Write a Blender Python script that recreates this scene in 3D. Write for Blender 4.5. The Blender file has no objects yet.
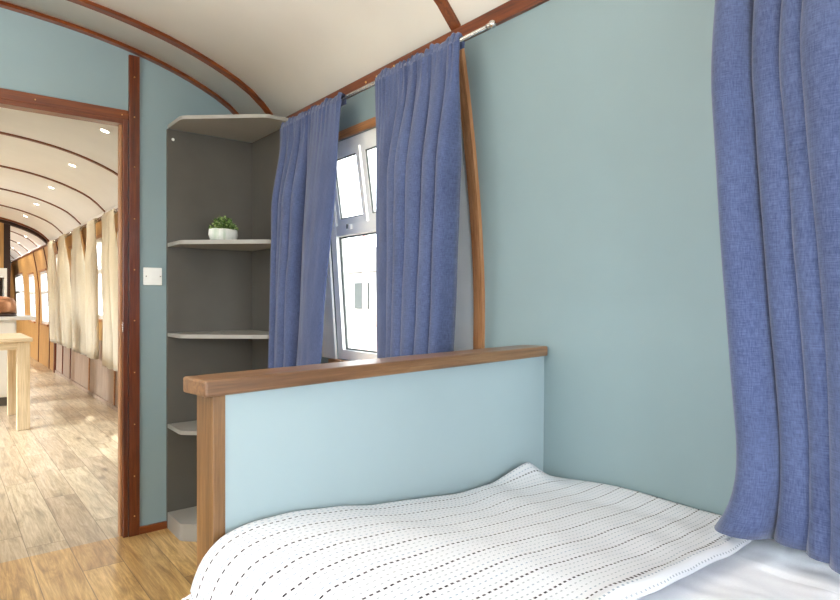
import bpy, bmesh, math, random
from mathutils import Vector, Matrix, noise
C = bpy.context.scene.collection
sc = bpy.context.scene
PI = math.pi
random.seed(7)
CAM_Z = 1.19
YAW = math.radians(38.573)

# ------------------------------------------------------------------ camera, light, exposure
cam_d = bpy.data.cameras.new('camera'); cam = bpy.data.objects.new('camera', cam_d); C.objects.link(cam)
cam_d.sensor_width = 36; cam_d.lens = 605 / 840 * 36; cam_d.shift_y = -1.3 / 840; cam_d.clip_start = 0.02
cam.location = (0, 0, CAM_Z); cam.rotation_euler = (PI / 2, 0, -YAW); sc.camera = cam
sc.view_settings.view_transform = 'Standard'; sc.view_settings.look = 'None'
sc.view_settings.gamma = 1; sc.view_settings.exposure = 0.72; sc.view_settings.use_curve_mapping = False
sc.cycles.use_denoising = True
sc.cycles.max_bounces = 10; sc.cycles.diffuse_bounces = 6; sc.cycles.transparent_max_bounces = 12
sc.cycles.sample_clamp_indirect = 6

w = bpy.data.worlds.new('sky'); sc.world = w; w.use_nodes = True
w.node_tree.nodes['Background'].inputs[0].default_value = (0.90, 0.95, 1.0, 1)
w.node_tree.nodes['Background'].inputs[1].default_value = 4.5

def area_light(name, loc, rot, sx, sy, power, col):
    d = bpy.data.lights.new(name, 'AREA'); d.shape = 'RECTANGLE'; d.size = sx; d.size_y = sy
    d.energy = power; d.color = col
    o = bpy.data.objects.new(name, d); o.location = loc; o.rotation_euler = rot; C.objects.link(o); return o
ADDED_UPLIGHT = 170
DAY = (0.90, 0.96, 1.0)
area_light('daylight_right', (1.85, -0.25, 1.55), (0, math.radians(62), 0), 1.0, 1.1, 46, DAY)
SUN = bpy.data.lights.new('sun', 'SUN'); SUN.energy = 5.0; SUN.angle = math.radians(3); SUN.color = (1, 0.97, 0.92)
so = bpy.data.objects.new('sun', SUN); so.rotation_euler = (math.radians(38), 0, math.radians(160)); C.objects.link(so)
# daylight through the windows of the left (out of frame) side and behind the right-hand curtain
LEFT_WINDOWS = [(-1.15, -0.25), (0.35, 1.25), (1.80, 2.55)]
for y0, y1 in LEFT_WINDOWS:
    area_light('daylight_left', (-2.15, (y0 + y1) / 2, 1.55), (0, math.radians(-56), 0), 0.95, y1 - y0, 7, DAY)
area_light('daylight_rear', (-0.1, -2.05, 1.5), (math.radians(72), 0, 0), 1.3, 1.1, 24, DAY)
BAYS = [4.36, 5.75, 7.14, 8.53, 9.92]
for a in BAYS:
    area_light('daylight_saloon', (-2.2, a + 0.7, 1.72), (0, math.radians(-53), 0), 0.95, 0.8, 31, (0.82, 0.91, 1.0)).data.spread = math.radians(75)
for y in (13.0, 15.0, 17.0):
    area_light('daylight_far', (-2.2, y, 1.62), (0, math.radians(-58), 0), 0.95, 0.8, 45, (0.95, 0.97, 1.0))

# ------------------------------------------------------------------ helpers
def lin(c):
    return tuple(((x / 255) / 12.92 if x / 255 <= 0.04045 else ((x / 255 + 0.055) / 1.055) ** 2.4) for x in c) + (1,)

class NT:
    def __init__(s, name):
        s.m = bpy.data.materials.new(name); s.m.use_nodes = True; s.t = s.m.node_tree
        s.b = s.t.nodes['Principled BSDF']; s.out = s.t.nodes['Material Output']
    def n(s, typ, **kw):
        nd = s.t.nodes.new(typ)
        for k, v in kw.items(): setattr(nd, k, v)
        return nd
    def l(s, a, b): s.t.links.new(a, b)
    def coord(s, kind='Object', scale=(1, 1, 1), rot=(0, 0, 0), loc=(0, 0, 0)):
        tc = s.n('ShaderNodeTexCoord'); mp = s.n('ShaderNodeMapping')
        mp.inputs['Scale'].default_value = scale; mp.inputs['Rotation'].default_value = rot; mp.inputs['Location'].default_value = loc
        s.l(tc.outputs[kind], mp.inputs[0]); return mp.outputs[0]
    def noise(s, vec, scale, detail=4, rough=0.6, dist=0.0):
        nd = s.n('ShaderNodeTexNoise'); nd.inputs['Scale'].default_value = scale; nd.inputs['Detail'].default_value = detail
        nd.inputs['Roughness'].default_value = rough; nd.inputs['Distortion'].default_value = dist
        s.l(vec, nd.inputs['Vector']); return nd.outputs['Fac']
    def ramp(s, fac, stops):
        r = s.n('ShaderNodeValToRGB'); e = r.color_ramp.elements
        while len(e) < len(stops): e.new(0.5)
        for i, (p, c) in enumerate(stops): e[i].position = p; e[i].color = lin(c)
        s.l(fac, r.inputs[0]); return r.outputs[0]
    def mix(s, fac, a, b, mode='MIX'):
        m = s.n('ShaderNodeMix', data_type='RGBA', blend_type=mode)
        if isinstance(fac, (int, float)): m.inputs[0].default_value = fac
        else: s.l(fac, m.inputs[0])
        for v, i in ((a, 6), (b, 7)):
            if isinstance(v, tuple): m.inputs[i].default_value = v
            else: s.l(v, m.inputs[i])
        return m.outputs[2]
    def math(s, op, a, b=None, clamp=False):
        m = s.n('ShaderNodeMath', operation=op, use_clamp=clamp)
        for v, i in ((a, 0), (b, 1)):
            if v is None: continue
            if isinstance(v, (int, float)): m.inputs[i].default_value = v
            else: s.l(v, m.inputs[i])
        return m.outputs[0]
    def bump(s, h, strength, dist=0.002):
        b = s.n('ShaderNodeBump'); b.inputs['Strength'].default_value = strength; b.inputs['Distance'].default_value = dist
        s.l(h, b.inputs['Height']); s.l(b.outputs[0], s.b.inputs['Normal'])
    def base(s, v):
        if isinstance(v, tuple): s.b.inputs['Base Color'].default_value = v
        else: s.l(v, s.b.inputs['Base Color'])
    def set(s, rough=0.5, metal=0.0, spec=0.5, **kw):
        s.b.inputs['Roughness'].default_value = rough; s.b.inputs['Metallic'].default_value = metal
        s.b.inputs['Specular IOR Level'].default_value = spec
        for k, v in kw.items(): s.b.inputs[k].default_value = v
        return s.m

def paint(name, col, rough=0.5, var=0.03, bump=0.1, spec=0.4, scale=40):
    t = NT(name); v = t.coord('Object')
    d = tuple(max(0, c * (1 - var)) for c in col); u = tuple(min(255, c * (1 + var)) for c in col)
    t.base(t.ramp(t.noise(v, 3.0, 3), [(0.3, d), (0.7, u)]))
    if bump: t.bump(t.noise(v, scale * 6, 3), bump, 0.0008)
    return t.set(rough, 0, spec)

def wood(name, dark, mid, light, axis=1, rough=0.35, scale=1.0, spec=0.5, coat=0.0):
    t = NT(name); s = [14 * scale] * 3; s[axis] = 1.0 * scale
    v = t.coord('Object', tuple(s))
    n1 = t.noise(v, 3.0, 6, 0.65, 0.6); s2 = [90 * scale] * 3; s2[axis] = 2.5 * scale
    n2 = t.noise(t.coord('Object', tuple(s2)), 2.0, 4, 0.7)
    c1 = t.ramp(n1, [(0.25, dark), (0.5, mid), (0.75, light)])
    c2 = t.ramp(n2, [(0.35, tuple(x * 0.72 for x in mid)), (0.6, (255, 255, 255))])
    t.base(t.mix(0.35, c1, c2, 'MULTIPLY')); t.bump(n2, 0.15, 0.0008)
    m = t.set(rough, 0, spec); t.b.inputs['Coat Weight'].default_value = coat; t.b.inputs['Coat Roughness'].default_value = 0.15
    return m

def metal(name, col, rough=0.25):
    t = NT(name); v = t.coord('Object')
    t.base(t.ramp(t.noise(v, 60, 2), [(0.3, tuple(c * 0.92 for c in col)), (0.7, col)])); return t.set(rough, 1.0)

def glass(name='window_glass'):
    t = NT(name); tr = t.n('ShaderNodeBsdfTransparent'); gl = t.n('ShaderNodeBsdfGlossy'); mx = t.n('ShaderNodeMixShader'); fr = t.n('ShaderNodeLayerWeight'); fr.inputs['Blend'].default_value = 0.15
    gl.inputs['Roughness'].default_value = 0.02; tr.inputs[0].default_value = (0.97, 0.985, 0.98, 1)
    t.l(t.math('ADD', t.math('MULTIPLY', fr.outputs['Facing'], 0.25), 0.03), mx.inputs[0]); t.l(tr.outputs[0], mx.inputs[1]); t.l(gl.outputs[0], mx.inputs[2]); t.l(mx.outputs[0], t.out.inputs[0]); return t.m

def emit(name, col, strength):
    t = NT(name); t.set(0.5); t.base(lin(col)); t.b.inputs['Emission Color'].default_value = lin(col); t.b.inputs['Emission Strength'].default_value = strength; return t.m

def fabric(name, col_a, col_b, weave=1.0, rough=0.95, sheen=0.3, trans=0.0):
    t = NT(name); v = t.coord('UV')
    n0 = t.noise(v, 5, 3)
    wx = t.noise(t.coord('UV', (260 * weave, 26 * weave, 1)), 2.0, 3, 0.7); wy = t.noise(t.coord('UV', (26 * weave, 260 * weave, 1)), 2.0, 3, 0.7)
    th = t.math('ADD', t.math('MULTIPLY', wx, 0.5), t.math('MULTIPLY', wy, 0.5))
    f = t.math('ADD', t.math('MULTIPLY', th, 0.85), t.math('MULTIPLY', n0, 0.15))
    t.base(t.ramp(f, [(0.38, col_a), (0.62, col_b)])); t.bump(th, 0.35, 0.001)
    m = t.set(rough, 0, 0.15); t.b.inputs['Sheen Weight'].default_value = sheen; t.b.inputs['Sheen Roughness'].default_value = 0.5
    if trans:
        tl = t.n('ShaderNodeBsdfTranslucent'); mx = t.n('ShaderNodeMixShader'); mx.inputs[0].default_value = trans
        tl.inputs[0].default_value = lin(col_b); t.l(t.b.outputs[0], mx.inputs[1]); t.l(tl.outputs[0], mx.inputs[2]); t.l(mx.outputs[0], t.out.inputs[0])
    return m

M = {}
M['teal'] = paint('teal_wall_paint', (138, 157, 161), 0.42, 0.012, 0.05, 0.35)
M['panel'] = paint('pale_blue_panel_paint', (170, 188, 193), 0.4, 0.01, 0.04, 0.35)
M['ceiling'] = paint('cream_ceiling_laminate', (240, 236, 228), 0.6, 0.01, 0.03)
M['cream'] = paint('cream_saloon_ceiling', (234, 234, 232), 0.55, 0.01, 0.03)
M['mahog'] = wood('varnished_mahogany', (76, 30, 8), (118, 56, 18), (144, 78, 30), 1, 0.28, 1.2, 0.5, 0.3)
M['mahog_v'] = wood('varnished_mahogany_upright', (66, 24, 8), (106, 46, 16), (132, 66, 26), 2, 0.28, 1.2, 0.5, 0.3)
M['mahog_x'] = wood('varnished_mahogany_cross', (76, 30, 8), (118, 56, 18), (144, 78, 30), 0, 0.28, 1.2, 0.5, 0.3)
M['rib_light'] = wood('lightened_hardwood_upright', (150, 98, 60), (182, 130, 88), (206, 158, 114), 2, 0.4, 1.0)  # wood colour lightened to stand in for window light on the wall post
M['teak_x'] = wood('teak_rail', (98, 68, 44), (136, 98, 66), (162, 124, 88), 0, 0.35, 0.8, 0.5, 0.15)
M['teak_v'] = wood('teak_post', (98, 68, 38), (134, 97, 60), (158, 120, 78), 2, 0.4, 0.8, 0.5, 0.1)
M['sill'] = wood('oak_window_lining', (150, 100, 60), (176, 122, 76), (200, 150, 102), 1, 0.4, 1.0)
M['honey'] = wood('honey_wall_boards', (176, 128, 66), (202, 156, 92), (222, 182, 120), 2, 0.4, 0.6)
M['dado'] = wood('grey_brown_dado_boards', (138, 116, 98), (158, 136, 118), (176, 154, 134), 2, 0.45, 0.5)
M['oak'] = wood('pale_oak_table', (206, 180, 138), (226, 204, 166), (236, 218, 186), 0, 0.4, 0.6)
M['oak_v'] = wood('pale_oak_leg', (206, 180, 138), (226, 204, 166), (236, 218, 186), 2, 0.4, 0.6)
M['grey'] = paint('grey_shelf_laminate', (92, 88, 82), 0.5, 0.05, 0.12, 0.35, 80)
M['greyedge'] = paint('pale_grey_shelf_board', (160, 156, 149), 0.4, 0.02, 0.03)
M['white'] = paint('white_plastic', (248, 248, 244), 0.3, 0.01, 0.0, 0.5)
M['whitepaint'] = paint('white_cupboard_paint', (225, 222, 214), 0.4, 0.015, 0.03)
M['worktop'] = paint('pale_worktop_stone', (205, 202, 196), 0.3, 0.05, 0.03)
M['gasket'] = paint('grey_rubber_gasket', (88, 92, 90), 0.7, 0.05, 0.0)
M['steel'] = metal('brushed_steel', (205, 202, 198), 0.25)
M['brass'] = metal('brass_screw', (232, 190, 120), 0.3)
M['dark'] = paint('dark_brown_paint', (52, 30, 20), 0.5, 0.1, 0.0)
M['glass'] = glass()
M['lamp'] = emit('downlight_lens', (255, 244, 220), 14.0)
M['blue'] = fabric('blue_linen', (54, 64, 99), (92, 104, 141))
M['bluehem'] = M['blue']
M['linen'] = fabric('cream_linen', (196, 184, 160), (222, 212, 190), 0.6, 0.95, 0.2, 0.35)
M['darkcloth'] = fabric('dark_curtain_cloth', (30, 32, 40), (50, 54, 64), 0.6)
M['soil'] = paint('dark_potting_soil', (54, 40, 28), 0.9, 0.2, 0.4)

def floor_mat(name, cols):
    t = NT(name)
    tc = t.n('ShaderNodeTexCoord'); sep = t.n('ShaderNodeSeparateXYZ'); t.l(tc.outputs['Object'], sep.inputs[0])
    px = t.math('DIVIDE', sep.outputs['X'], 0.165); col = t.math('FLOOR', px); fx = t.math('FRACT', px)
    wn = t.n('ShaderNodeTexWhiteNoise', noise_dimensions='1D'); t.l(col, wn.inputs['W'])
    py = t.math('ADD', t.math('DIVIDE', sep.outputs['Y'], 1.22), t.math('MULTIPLY', wn.outputs['Value'], 7.0)); row = t.math('FLOOR', py); fy = t.math('FRACT', py)
    wn2 = t.n('ShaderNodeTexWhiteNoise', noise_dimensions='2D'); cb = t.n('ShaderNodeCombineXYZ'); t.l(col, cb.inputs[0]); t.l(row, cb.inputs[1]); t.l(cb.outputs[0], wn2.inputs['Vector'])
    off = t.n('ShaderNodeVectorMath', operation='SCALE'); t.l(wn2.outputs['Color'], off.inputs[0]); off.inputs['Scale'].default_value = 12.0
    add = t.n('ShaderNodeVectorMath', operation='ADD'); t.l(tc.outputs['Object'], add.inputs[0]); t.l(off.outputs[0], add.inputs[1])
    mp = t.n('ShaderNodeMapping'); mp.inputs['Scale'].default_value = (9, 1.1, 1); t.l(add.outputs[0], mp.inputs[0])
    g = t.noise(mp.outputs[0], 2.2, 7, 0.68, 1.2)
    mp2 = t.n('ShaderNodeMapping'); mp2.inputs['Scale'].default_value = (70, 3, 1); t.l(add.outputs[0], mp2.inputs[0]); g2 = t.noise(mp2.outputs[0], 1.6, 5, 0.7)
    mp3 = t.n('ShaderNodeMapping'); mp3.inputs['Scale'].default_value = (5, 2, 1); t.l(add.outputs[0], mp3.inputs[0])
    vo = t.n('ShaderNodeTexVoronoi', feature='F1'); vo.inputs['Scale'].default_value = 1.0; t.l(mp3.outputs[0], vo.inputs['Vector'])
    knot = t.math('SUBTRACT', 1.0, t.math('MULTIPLY', vo.outputs['Distance'], 7.0), True)
    c = t.ramp(g, list(zip((0.28, 0.48, 0.62, 0.8), cols)))
    c = t.mix(0.4, c, t.ramp(g2, [(0.35, (150, 118, 84)), (0.6, (255, 255, 255))]), 'MULTIPLY')
    c = t.mix(t.math('MULTIPLY', knot, 0.8), c, lin((78, 50, 28)))
    tint = t.ramp(wn2.outputs['Value'], [(0.0, (214, 200, 184)), (0.5, (240, 232, 214)), (1.0, (255, 250, 236))])
    c = t.mix(0.8, c, tint, 'MULTIPLY')
    ex = t.math('LESS_THAN', t.math('MINIMUM', fx, t.math('SUBTRACT', 1.0, fx)), 0.012); ey = t.math('LESS_THAN', t.math('MINIMUM', fy, t.math('SUBTRACT', 1.0, fy)), 0.002)
    e = t.math('MAXIMUM', ex, ey)
    t.base(t.mix(t.math('MULTIPLY', e, 0.6), c, lin((70, 48, 30)))); t.bump(t.math('SUBTRACT', g2, e), 0.2, 0.001)
    t.b.inputs['Coat Weight'].default_value = 0.4; t.b.inputs['Coat Roughness'].default_value = 0.22; return t.set(0.33, 0, 0.5)
M['floor'] = floor_mat('oak_effect_floor_planks', [(150, 116, 72), (214, 176, 118), (238, 204, 144), (246, 220, 172)])
M['floor2'] = floor_mat('washed_oak_floor_planks', [(150, 138, 120), (204, 190, 166), (224, 212, 192), (236, 228, 212)])

def blanket_mat():
    t = NT('white_blanket_running_stitch'); tc = t.n('ShaderNodeTexCoord'); sep = t.n('ShaderNodeSeparateXYZ'); t.l(tc.outputs['UV'], sep.inputs[0])
    a, b = sep.outputs['X'], sep.outputs['Y']
    r = t.math('DIVIDE', b, 0.0138); ri = t.math('FLOOR', r); fr = t.math('FRACT', r)
    blk = t.math('LESS_THAN', t.math('MODULO', t.math('ADD', ri, 400.0), 4.0), 0.5)
    wn = t.n('ShaderNodeTexWhiteNoise', noise_dimensions='1D'); t.l(ri, wn.inputs['W'])
    u = t.math('FRACT', t.math('ADD', t.math('DIVIDE', a, 0.0138), wn.outputs['Value']))
    jit = t.noise(t.coord('UV'), 18, 2)
    du = t.math('ABSOLUTE', t.math('SUBTRACT', u, 0.5)); dv = t.math('ABSOLUTE', t.math('SUBTRACT', t.math('ADD', fr, t.math('MULTIPLY', t.math('SUBTRACT', jit, 0.5), 0.3)), 0.5))
    dash = t.math('MULTIPLY', t.math('LESS_THAN', du, t.math('ADD', 0.20, t.math('MULTIPLY', blk, 0.06))), t.math('LESS_THAN', dv, t.math('ADD', 0.09, t.math('MULTIPLY', blk, 0.06))))
    faint = t.ramp(wn.outputs['Value'], [(0.0, (176, 180, 186)), (0.4, (160, 168, 176)), (0.7, (146, 166, 188)), (1.0, (184, 184, 186))])
    dcol = t.mix(blk, faint, t.ramp(t.noise(t.coord('UV'), 60, 2), [(0.4, (52, 48, 56)), (0.7, (104, 96, 102))]))
    t.base(t.mix(dash, lin((222, 223, 229)), dcol))
    wx = t.math('SINE', t.math('MULTIPLY', a, 2 * PI / 0.0055)); wy = t.math('SINE', t.math('MULTIPLY', b, 2 * PI / 0.0069))
    h = t.math('ADD', t.math('MULTIPLY', wx, wy), t.math('MULTIPLY', dash, 1.5)); t.bump(h, 0.35, 0.001)
    return t.set(0.95, 0, 0.1)
M['blanket'] = blanket_mat()
M['sheet'] = fabric('white_cotton', (240, 241, 248), (248, 249, 254), 1.2, 0.9, 0.1)

def tag(o, label=None, cat=None, group=None, kind=None):
    if label: o['label'] = label
    if cat: o['category'] = cat
    if group: o['group'] = group
    if kind: o['kind'] = kind
    return o
def link(name, bm, mat, parent=None, smooth=False, loc=None):
    me = bpy.data.meshes.new(name); bmesh.ops.recalc_face_normals(bm, faces=bm.faces[:]); bm.to_mesh(me); bm.free()
    if smooth:
        for p in me.polygons: p.use_smooth = True
    for mm in (mat if isinstance(mat, (list, tuple)) else [mat]): me.materials.append(mm)
    o = bpy.data.objects.new(name, me); C.objects.link(o)
    if parent: o.parent = parent
    if loc: o.location = loc
    return o
def empty(name, loc=(0, 0, 0), rz=0):
    o = bpy.data.objects.new(name, None); o.location = loc; o.rotation_euler = (0, 0, rz); o.empty_display_size = 0.1; C.objects.link(o); return o
def copy_tree(o, parent=None):
    c = o.copy(); C.objects.link(c); c.parent = parent
    for ch in list(o.children): copy_tree(ch, c)
    return c
def bx(bm, x0, x1, y0, y1, z0, z1, bev=0.0, mi=0):
    r = bmesh.ops.create_cube(bm, size=1.0); vs = r['verts']
    for v in vs: v.co = Vector(((x0 + x1) / 2 + v.co.x * (x1 - x0), (y0 + y1) / 2 + v.co.y * (y1 - y0), (z0 + z1) / 2 + v.co.z * (z1 - z0)))
    if bev > 0:
        es = list({e for v in vs for e in v.link_edges}); rr = bmesh.ops.bevel(bm, geom=es, offset=bev, segments=2, affect='EDGES', profile=0.5)
    return vs
def box(name, x0, x1, y0, y1, z0, z1, mat, parent=None, bev=0.0):
    bm = bmesh.new(); bx(bm, x0, x1, y0, y1, z0, z1, bev); return link(name, bm, mat, parent)
def tube(bm, path, r, seg=12, cap=True):
    rings = []
    for i, p in enumerate(path):
        p = Vector(p); a = Vector(path[max(i - 1, 0)]); b = Vector(path[min(i + 1, len(path) - 1)]); d = (b - a).normalized()
        up = Vector((0, 0, 1)) if abs(d.z) < 0.9 else Vector((1, 0, 0)); s = d.cross(up).normalized(); u = s.cross(d)
        rr = r[i] if isinstance(r, (list, tuple)) else r
        rings.append([bm.verts.new(p + (s * math.cos(2 * PI * k / seg) + u * math.sin(2 * PI * k / seg)) * rr) for k in range(seg)])
    for A, B in zip(rings, rings[1:]):
        for k in range(seg): bm.faces.new((A[k], A[(k + 1) % seg], B[(k + 1) % seg], B[k]))
    if cap: bm.faces.new(rings[0][::-1]); bm.faces.new(rings[-1])
def loft(bm, loops, closed=False):
    R = [[bm.verts.new(p) for p in L] for L in loops]; n = len(R[0])
    for A, B in zip(R, R[1:]):
        for k in range(n): bm.faces.new((A[k], A[(k + 1) % n], B[(k + 1) % n], B[k]))
    bm.faces.new(R[0][::-1]); bm.faces.new(R[-1])
def prism(bm, poly, z0, z1, axis='z'):
    def P(p, h): return (p[0], p[1], h) if axis == 'z' else ((p[0], h, p[1]) if axis == 'y' else (h, p[0], p[1]))
    A = [bm.verts.new(P(p, z0)) for p in poly]; B = [bm.verts.new(P(p, z1)) for p in poly]; n = len(poly)
    for k in range(n): bm.faces.new((A[k], A[(k + 1) % n], B[(k + 1) % n], B[k]))
    bm.faces.new(A[::-1]); bm.faces.new(B)
def lathe(bm, prof, seg=24, sx=1.0, sy=1.0, loc=(0, 0, 0)):
    R = [[bm.verts.new((loc[0] + r * sx * math.cos(2 * PI * k / seg), loc[1] + r * sy * math.sin(2 * PI * k / seg), loc[2] + z)) for k in range(seg)] for r, z in prof]
    for A, B in zip(R, R[1:]):
        for k in range(seg): bm.faces.new((A[k], A[(k + 1) % seg], B[(k + 1) % seg], B[k]))
    bm.faces.new(R[0][::-1]); bm.faces.new(R[-1])

# ------------------------------------------------------------------ carriage shell
XC = -0.15
def roof_z(x):
    d = abs(x - XC); return CAM_Z + 1.326 - 0.061 * d * d - 0.035 * d ** 4 - 0.05 * (max(0.0, d - 1.35) / 0.2) ** 2
def wall_off(z):          # distance of the side wall from the carriage centre line at height z
    if z <= 1.15: return 1.64 + 0.02 * max(0, z / 1.15)
    t = (z - 1.15) / 1.05; return 1.66 - 0.13 * t ** 1.7
def wx(z, side=1): return XC + side * wall_off(z)
EAVE = 2.13
Y_BACK, Y_END, Y_PART, Y_FAR = -1.75, 3.28, 11.33, 20.4
XL, XR = wx(EAVE, -1), wx(EAVE, 1)

def side_wall(name, side, y0, y1, z0, z1, holes, mat, thick=0.05):
    ys = {y0, y1}; zs = {z0, z1}
    for a, b, c, d in holes: ys |= {a, b}; zs |= {c, d}
    k = 0
    z = z0
    while z < z1 - 0.01: zs.add(round(z, 4)); z += 0.1
    ys = sorted(y for y in ys if y0 <= y <= y1); zs = sorted(zs); bm = bmesh.new(); V = {}
    def v(i, j, o):
        if (i, j, o) not in V: V[i, j, o] = bm.verts.new((wx(zs[j], side) + side * thick * o, ys[i], zs[j]))
        return V[i, j, o]
    def solid(i, j):
        if i < 0 or j < 0 or i >= len(ys) - 1 or j >= len(zs) - 1: return False
        cy, cz = (ys[i] + ys[i + 1]) / 2, (zs[j] + zs[j + 1]) / 2
        return not any(a < cy < b and c < cz < d for a, b, c, d in holes)
    for i in range(len(ys) - 1):
        for j in range(len(zs) - 1):
            if not solid(i, j): continue
            for o in (0, 1): bm.faces.new((v(i, j, o), v(i + 1, j, o), v(i + 1, j + 1, o), v(i, j + 1, o)))
            if not solid(i - 1, j): bm.faces.new((v(i, j, 0), v(i, j + 1, 0), v(i, j + 1, 1), v(i, j, 1)))
            if not solid(i + 1, j): bm.faces.new((v(i + 1, j, 0), v(i + 1, j + 1, 0), v(i + 1, j + 1, 1), v(i + 1, j, 1)))
            if not solid(i, j - 1): bm.faces.new((v(i, j, 0), v(i + 1, j, 0), v(i + 1, j, 1), v(i, j, 1)))
            if not solid(i, j + 1): bm.faces.new((v(i, j + 1, 0), v(i + 1, j + 1, 0), v(i + 1, j + 1, 1), v(i, j + 1, 1)))
    return tag(link(name, bm, mat), kind='structure')

WZ0, WZ1 = 0.90, 1.912
WIN1 = (1.78, 2.53, WZ0, WZ1); WIN2 = (-0.70, 0.50, WZ0, WZ1)
side_wall('wall_right', 1, Y_BACK, Y_END, 0, EAVE, [WIN1, WIN2], M['teal'])
side_wall('wall_left', -1, Y_BACK, Y_END, 0, EAVE, [(a, b, 0.95, 1.9) for a, b in LEFT_WINDOWS], M['teal'])
SAL = [(a + 0.30, a + 1.09, 0.95, 1.88) for a in BAYS]
side_wall('wall_right', 1, Y_END, Y_PART, 0, 0.70, [], M['dado'])
side_wall('wall_right', 1, Y_END, Y_PART, 0.70, 2.07, SAL, M['honey']); side_wall('wall_right', 1, Y_END, Y_FAR, 2.07, EAVE, [], M['cream'])
side_wall('wall_left', -1, Y_END, Y_PART, 0, EAVE, SAL, M['honey'])
FARW = [(12.2, 13.05, 0.74, 1.68), (14.0, 14.85, 0.74, 1.68), (15.9, 17.6, 0.74, 1.75)]
side_wall('wall_right', 1, Y_PART, Y_FAR, 0, 2.07, FARW, M['honey'])
side_wall('wall_left', -1, Y_PART, Y_FAR, 0, EAVE, [(12.6, 13.4, 0.95, 1.88), (14.6, 15.4, 0.95, 1.88), (16.6, 17.4, 0.95, 1.88)], M['honey'])

def ceiling(name, y0, y1, mat):
    bm = bmesh.new(); n = 48
    xs = [XL - 0.06 + (XR - XL + 0.12) * i / n for i in range(n + 1)]
    loft(bm, [[(x, y0, roof_z(x)), (x, y1, roof_z(x)), (x, y1, roof_z(x) + 0.05), (x, y0, roof_z(x) + 0.05)] for x in xs]); return tag(link(name, bm, mat, smooth=False), kind='structure')
ceiling('ceiling', Y_BACK - 0.05, Y_END + 0.025, M['ceiling'])
ceiling('ceiling', Y_END + 0.025, Y_FAR + 0.05, M['cream'])
for o in bpy.data.objects:
    if o.name.startswith('ceiling'):
        for p in o.data.polygons: p.use_smooth = abs(p.normal.y) < 0.5
tag(box('floor', -1.86, 1.56, Y_BACK - 0.05, Y_END + 0.025, -0.06, 0.0, M['floor']), kind='structure')
tag(box('floor', -1.86, 1.56, Y_END + 0.025, Y_FAR + 0.05, -0.06, 0.0, M['floor2']), kind='structure')

def outline(n=40, inset=0.0):
    zs = [EAVE * i / 16 for i in range(17)]
    r = [(wx(z) + 0.02, z) for z in zs]
    top = [(XR - (XR - XL) * i / n, roof_z(XR - (XR - XL) * i / n) + 0.01) for i in range(0, n + 1)]
    l = [(wx(z, -1) - 0.02, z) for z in reversed(zs)]
    return r, top, l
def end_wall(name, y0, y1, openx0, openx1, openz, mat):
    r, top, l = outline()
    if openx0 is None: openx0 = openx1 = 0.0; openz = 0.0
    e = 0.01
    pieces = [[(openx1, 0)] + r + [p for p in top if p[0] > openx1] + [(openx1, roof_z(openx1) + e)],
              [(openx0, roof_z(openx0) + e)] + [p for p in top if p[0] < openx0] + l + [(openx0, 0)]]
    if openx1 > openx0: pieces.append([(openx0, openz), (openx1, openz), (openx1, roof_z(openx1) + e)] + [p for p in top if openx0 < p[0] < openx1] + [(openx0, roof_z(openx0) + e)])
    bm = bmesh.new()
    for poly in pieces: prism(bm, poly, y0, y1, 'y')
    return tag(link(name, bm, mat), kind='structure')
DX0, DX1, DZ = -0.22, 0.742, CAM_Z + 0.90
end_wall('wall_end', Y_END, Y_END + 0.05, DX0, DX1, DZ, [M['teal']])
def rear_wall():
    bm = bmesh.new(); r, top, l = outline()
    xa, xb = -0.75, 0.55
    right = [(xb, 0)] + r + [p for p in top if p[0] > xb] + [(xb, roof_z(xb) + 0.01)]
    left = [(xa, roof_z(xa) + 0.01)] + [p for p in top if p[0] < xa] + l + [(xa, 0)]
    mid_lo = [(xa, 0), (xb, 0), (xb, 0.8), (xa, 0.8)]
    mid_hi = [(xa, 1.9), (xb, 1.9), (xb, roof_z(xb) + 0.01)] + [p for p in top if xa < p[0] < xb] + [(xa, roof_z(xa) + 0.01)]
    for p in (right, left, mid_lo, mid_hi): prism(bm, p, Y_BACK - 0.05, Y_BACK, 'y')
    tag(link('wall_rear', bm, M['teal']), kind='structure')
rear_wall()
end_wall('wall_far', Y_FAR, Y_FAR + 0.05, None, None, None, M['honey'])
# partition across the saloon: solid up to the corridor post
def partition():
    bm = bmesh.new(); r, top, l = outline()
    poly = [(0.80, 0)] + [(0.80, roof_z(0.80) + 0.01)] + [p for p in top if p[0] < 0.80] + l
    prism(bm, poly, Y_PART, Y_PART + 0.06, 'y')
    tag(link('wall_partition', bm, M['honey']), kind='structure')
partition()

def rib(name, y, width=0.042, thick=0.016, mat=None, x0=None, x1=None, drop=0.0, posts=True, post_mat=None, parent=None):
    bm = bmesh.new(); n = 44; x0 = XL if x0 is None else x0; x1 = XR if x1 is None else x1
    loops = []
    for i in range(n + 1):
        x = x0 + (x1 - x0) * i / n; z = roof_z(x) - drop
        loops.append([(x, y - width / 2, z + 0.004), (x, y + width / 2, z + 0.004), (x, y + width / 2, z - thick), (x, y - width / 2, z - thick)])
    loft(bm, loops); o = tag(link(name, bm, mat or M['mahog_x']), kind='structure'); return o
def post_on_wall(name, y, side, mat, z0=0.0, z1=2.08, width=0.042, thick=0.016):
    bm = bmesh.new(); loops = []; n = 24
    for i in range(n + 1):
        z = z0 + (z1 - z0) * i / n; x = wx(z, side)
        loops.append([(x + side * 0.003, y - width / 2, z), (x + side * 0.003, y + width / 2, z), (x - side * thick, y + width / 2, z), (x - side * thick, y - width / 2, z)])
    loft(bm, loops); return tag(link(name, bm, mat), kind='structure')

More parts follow.
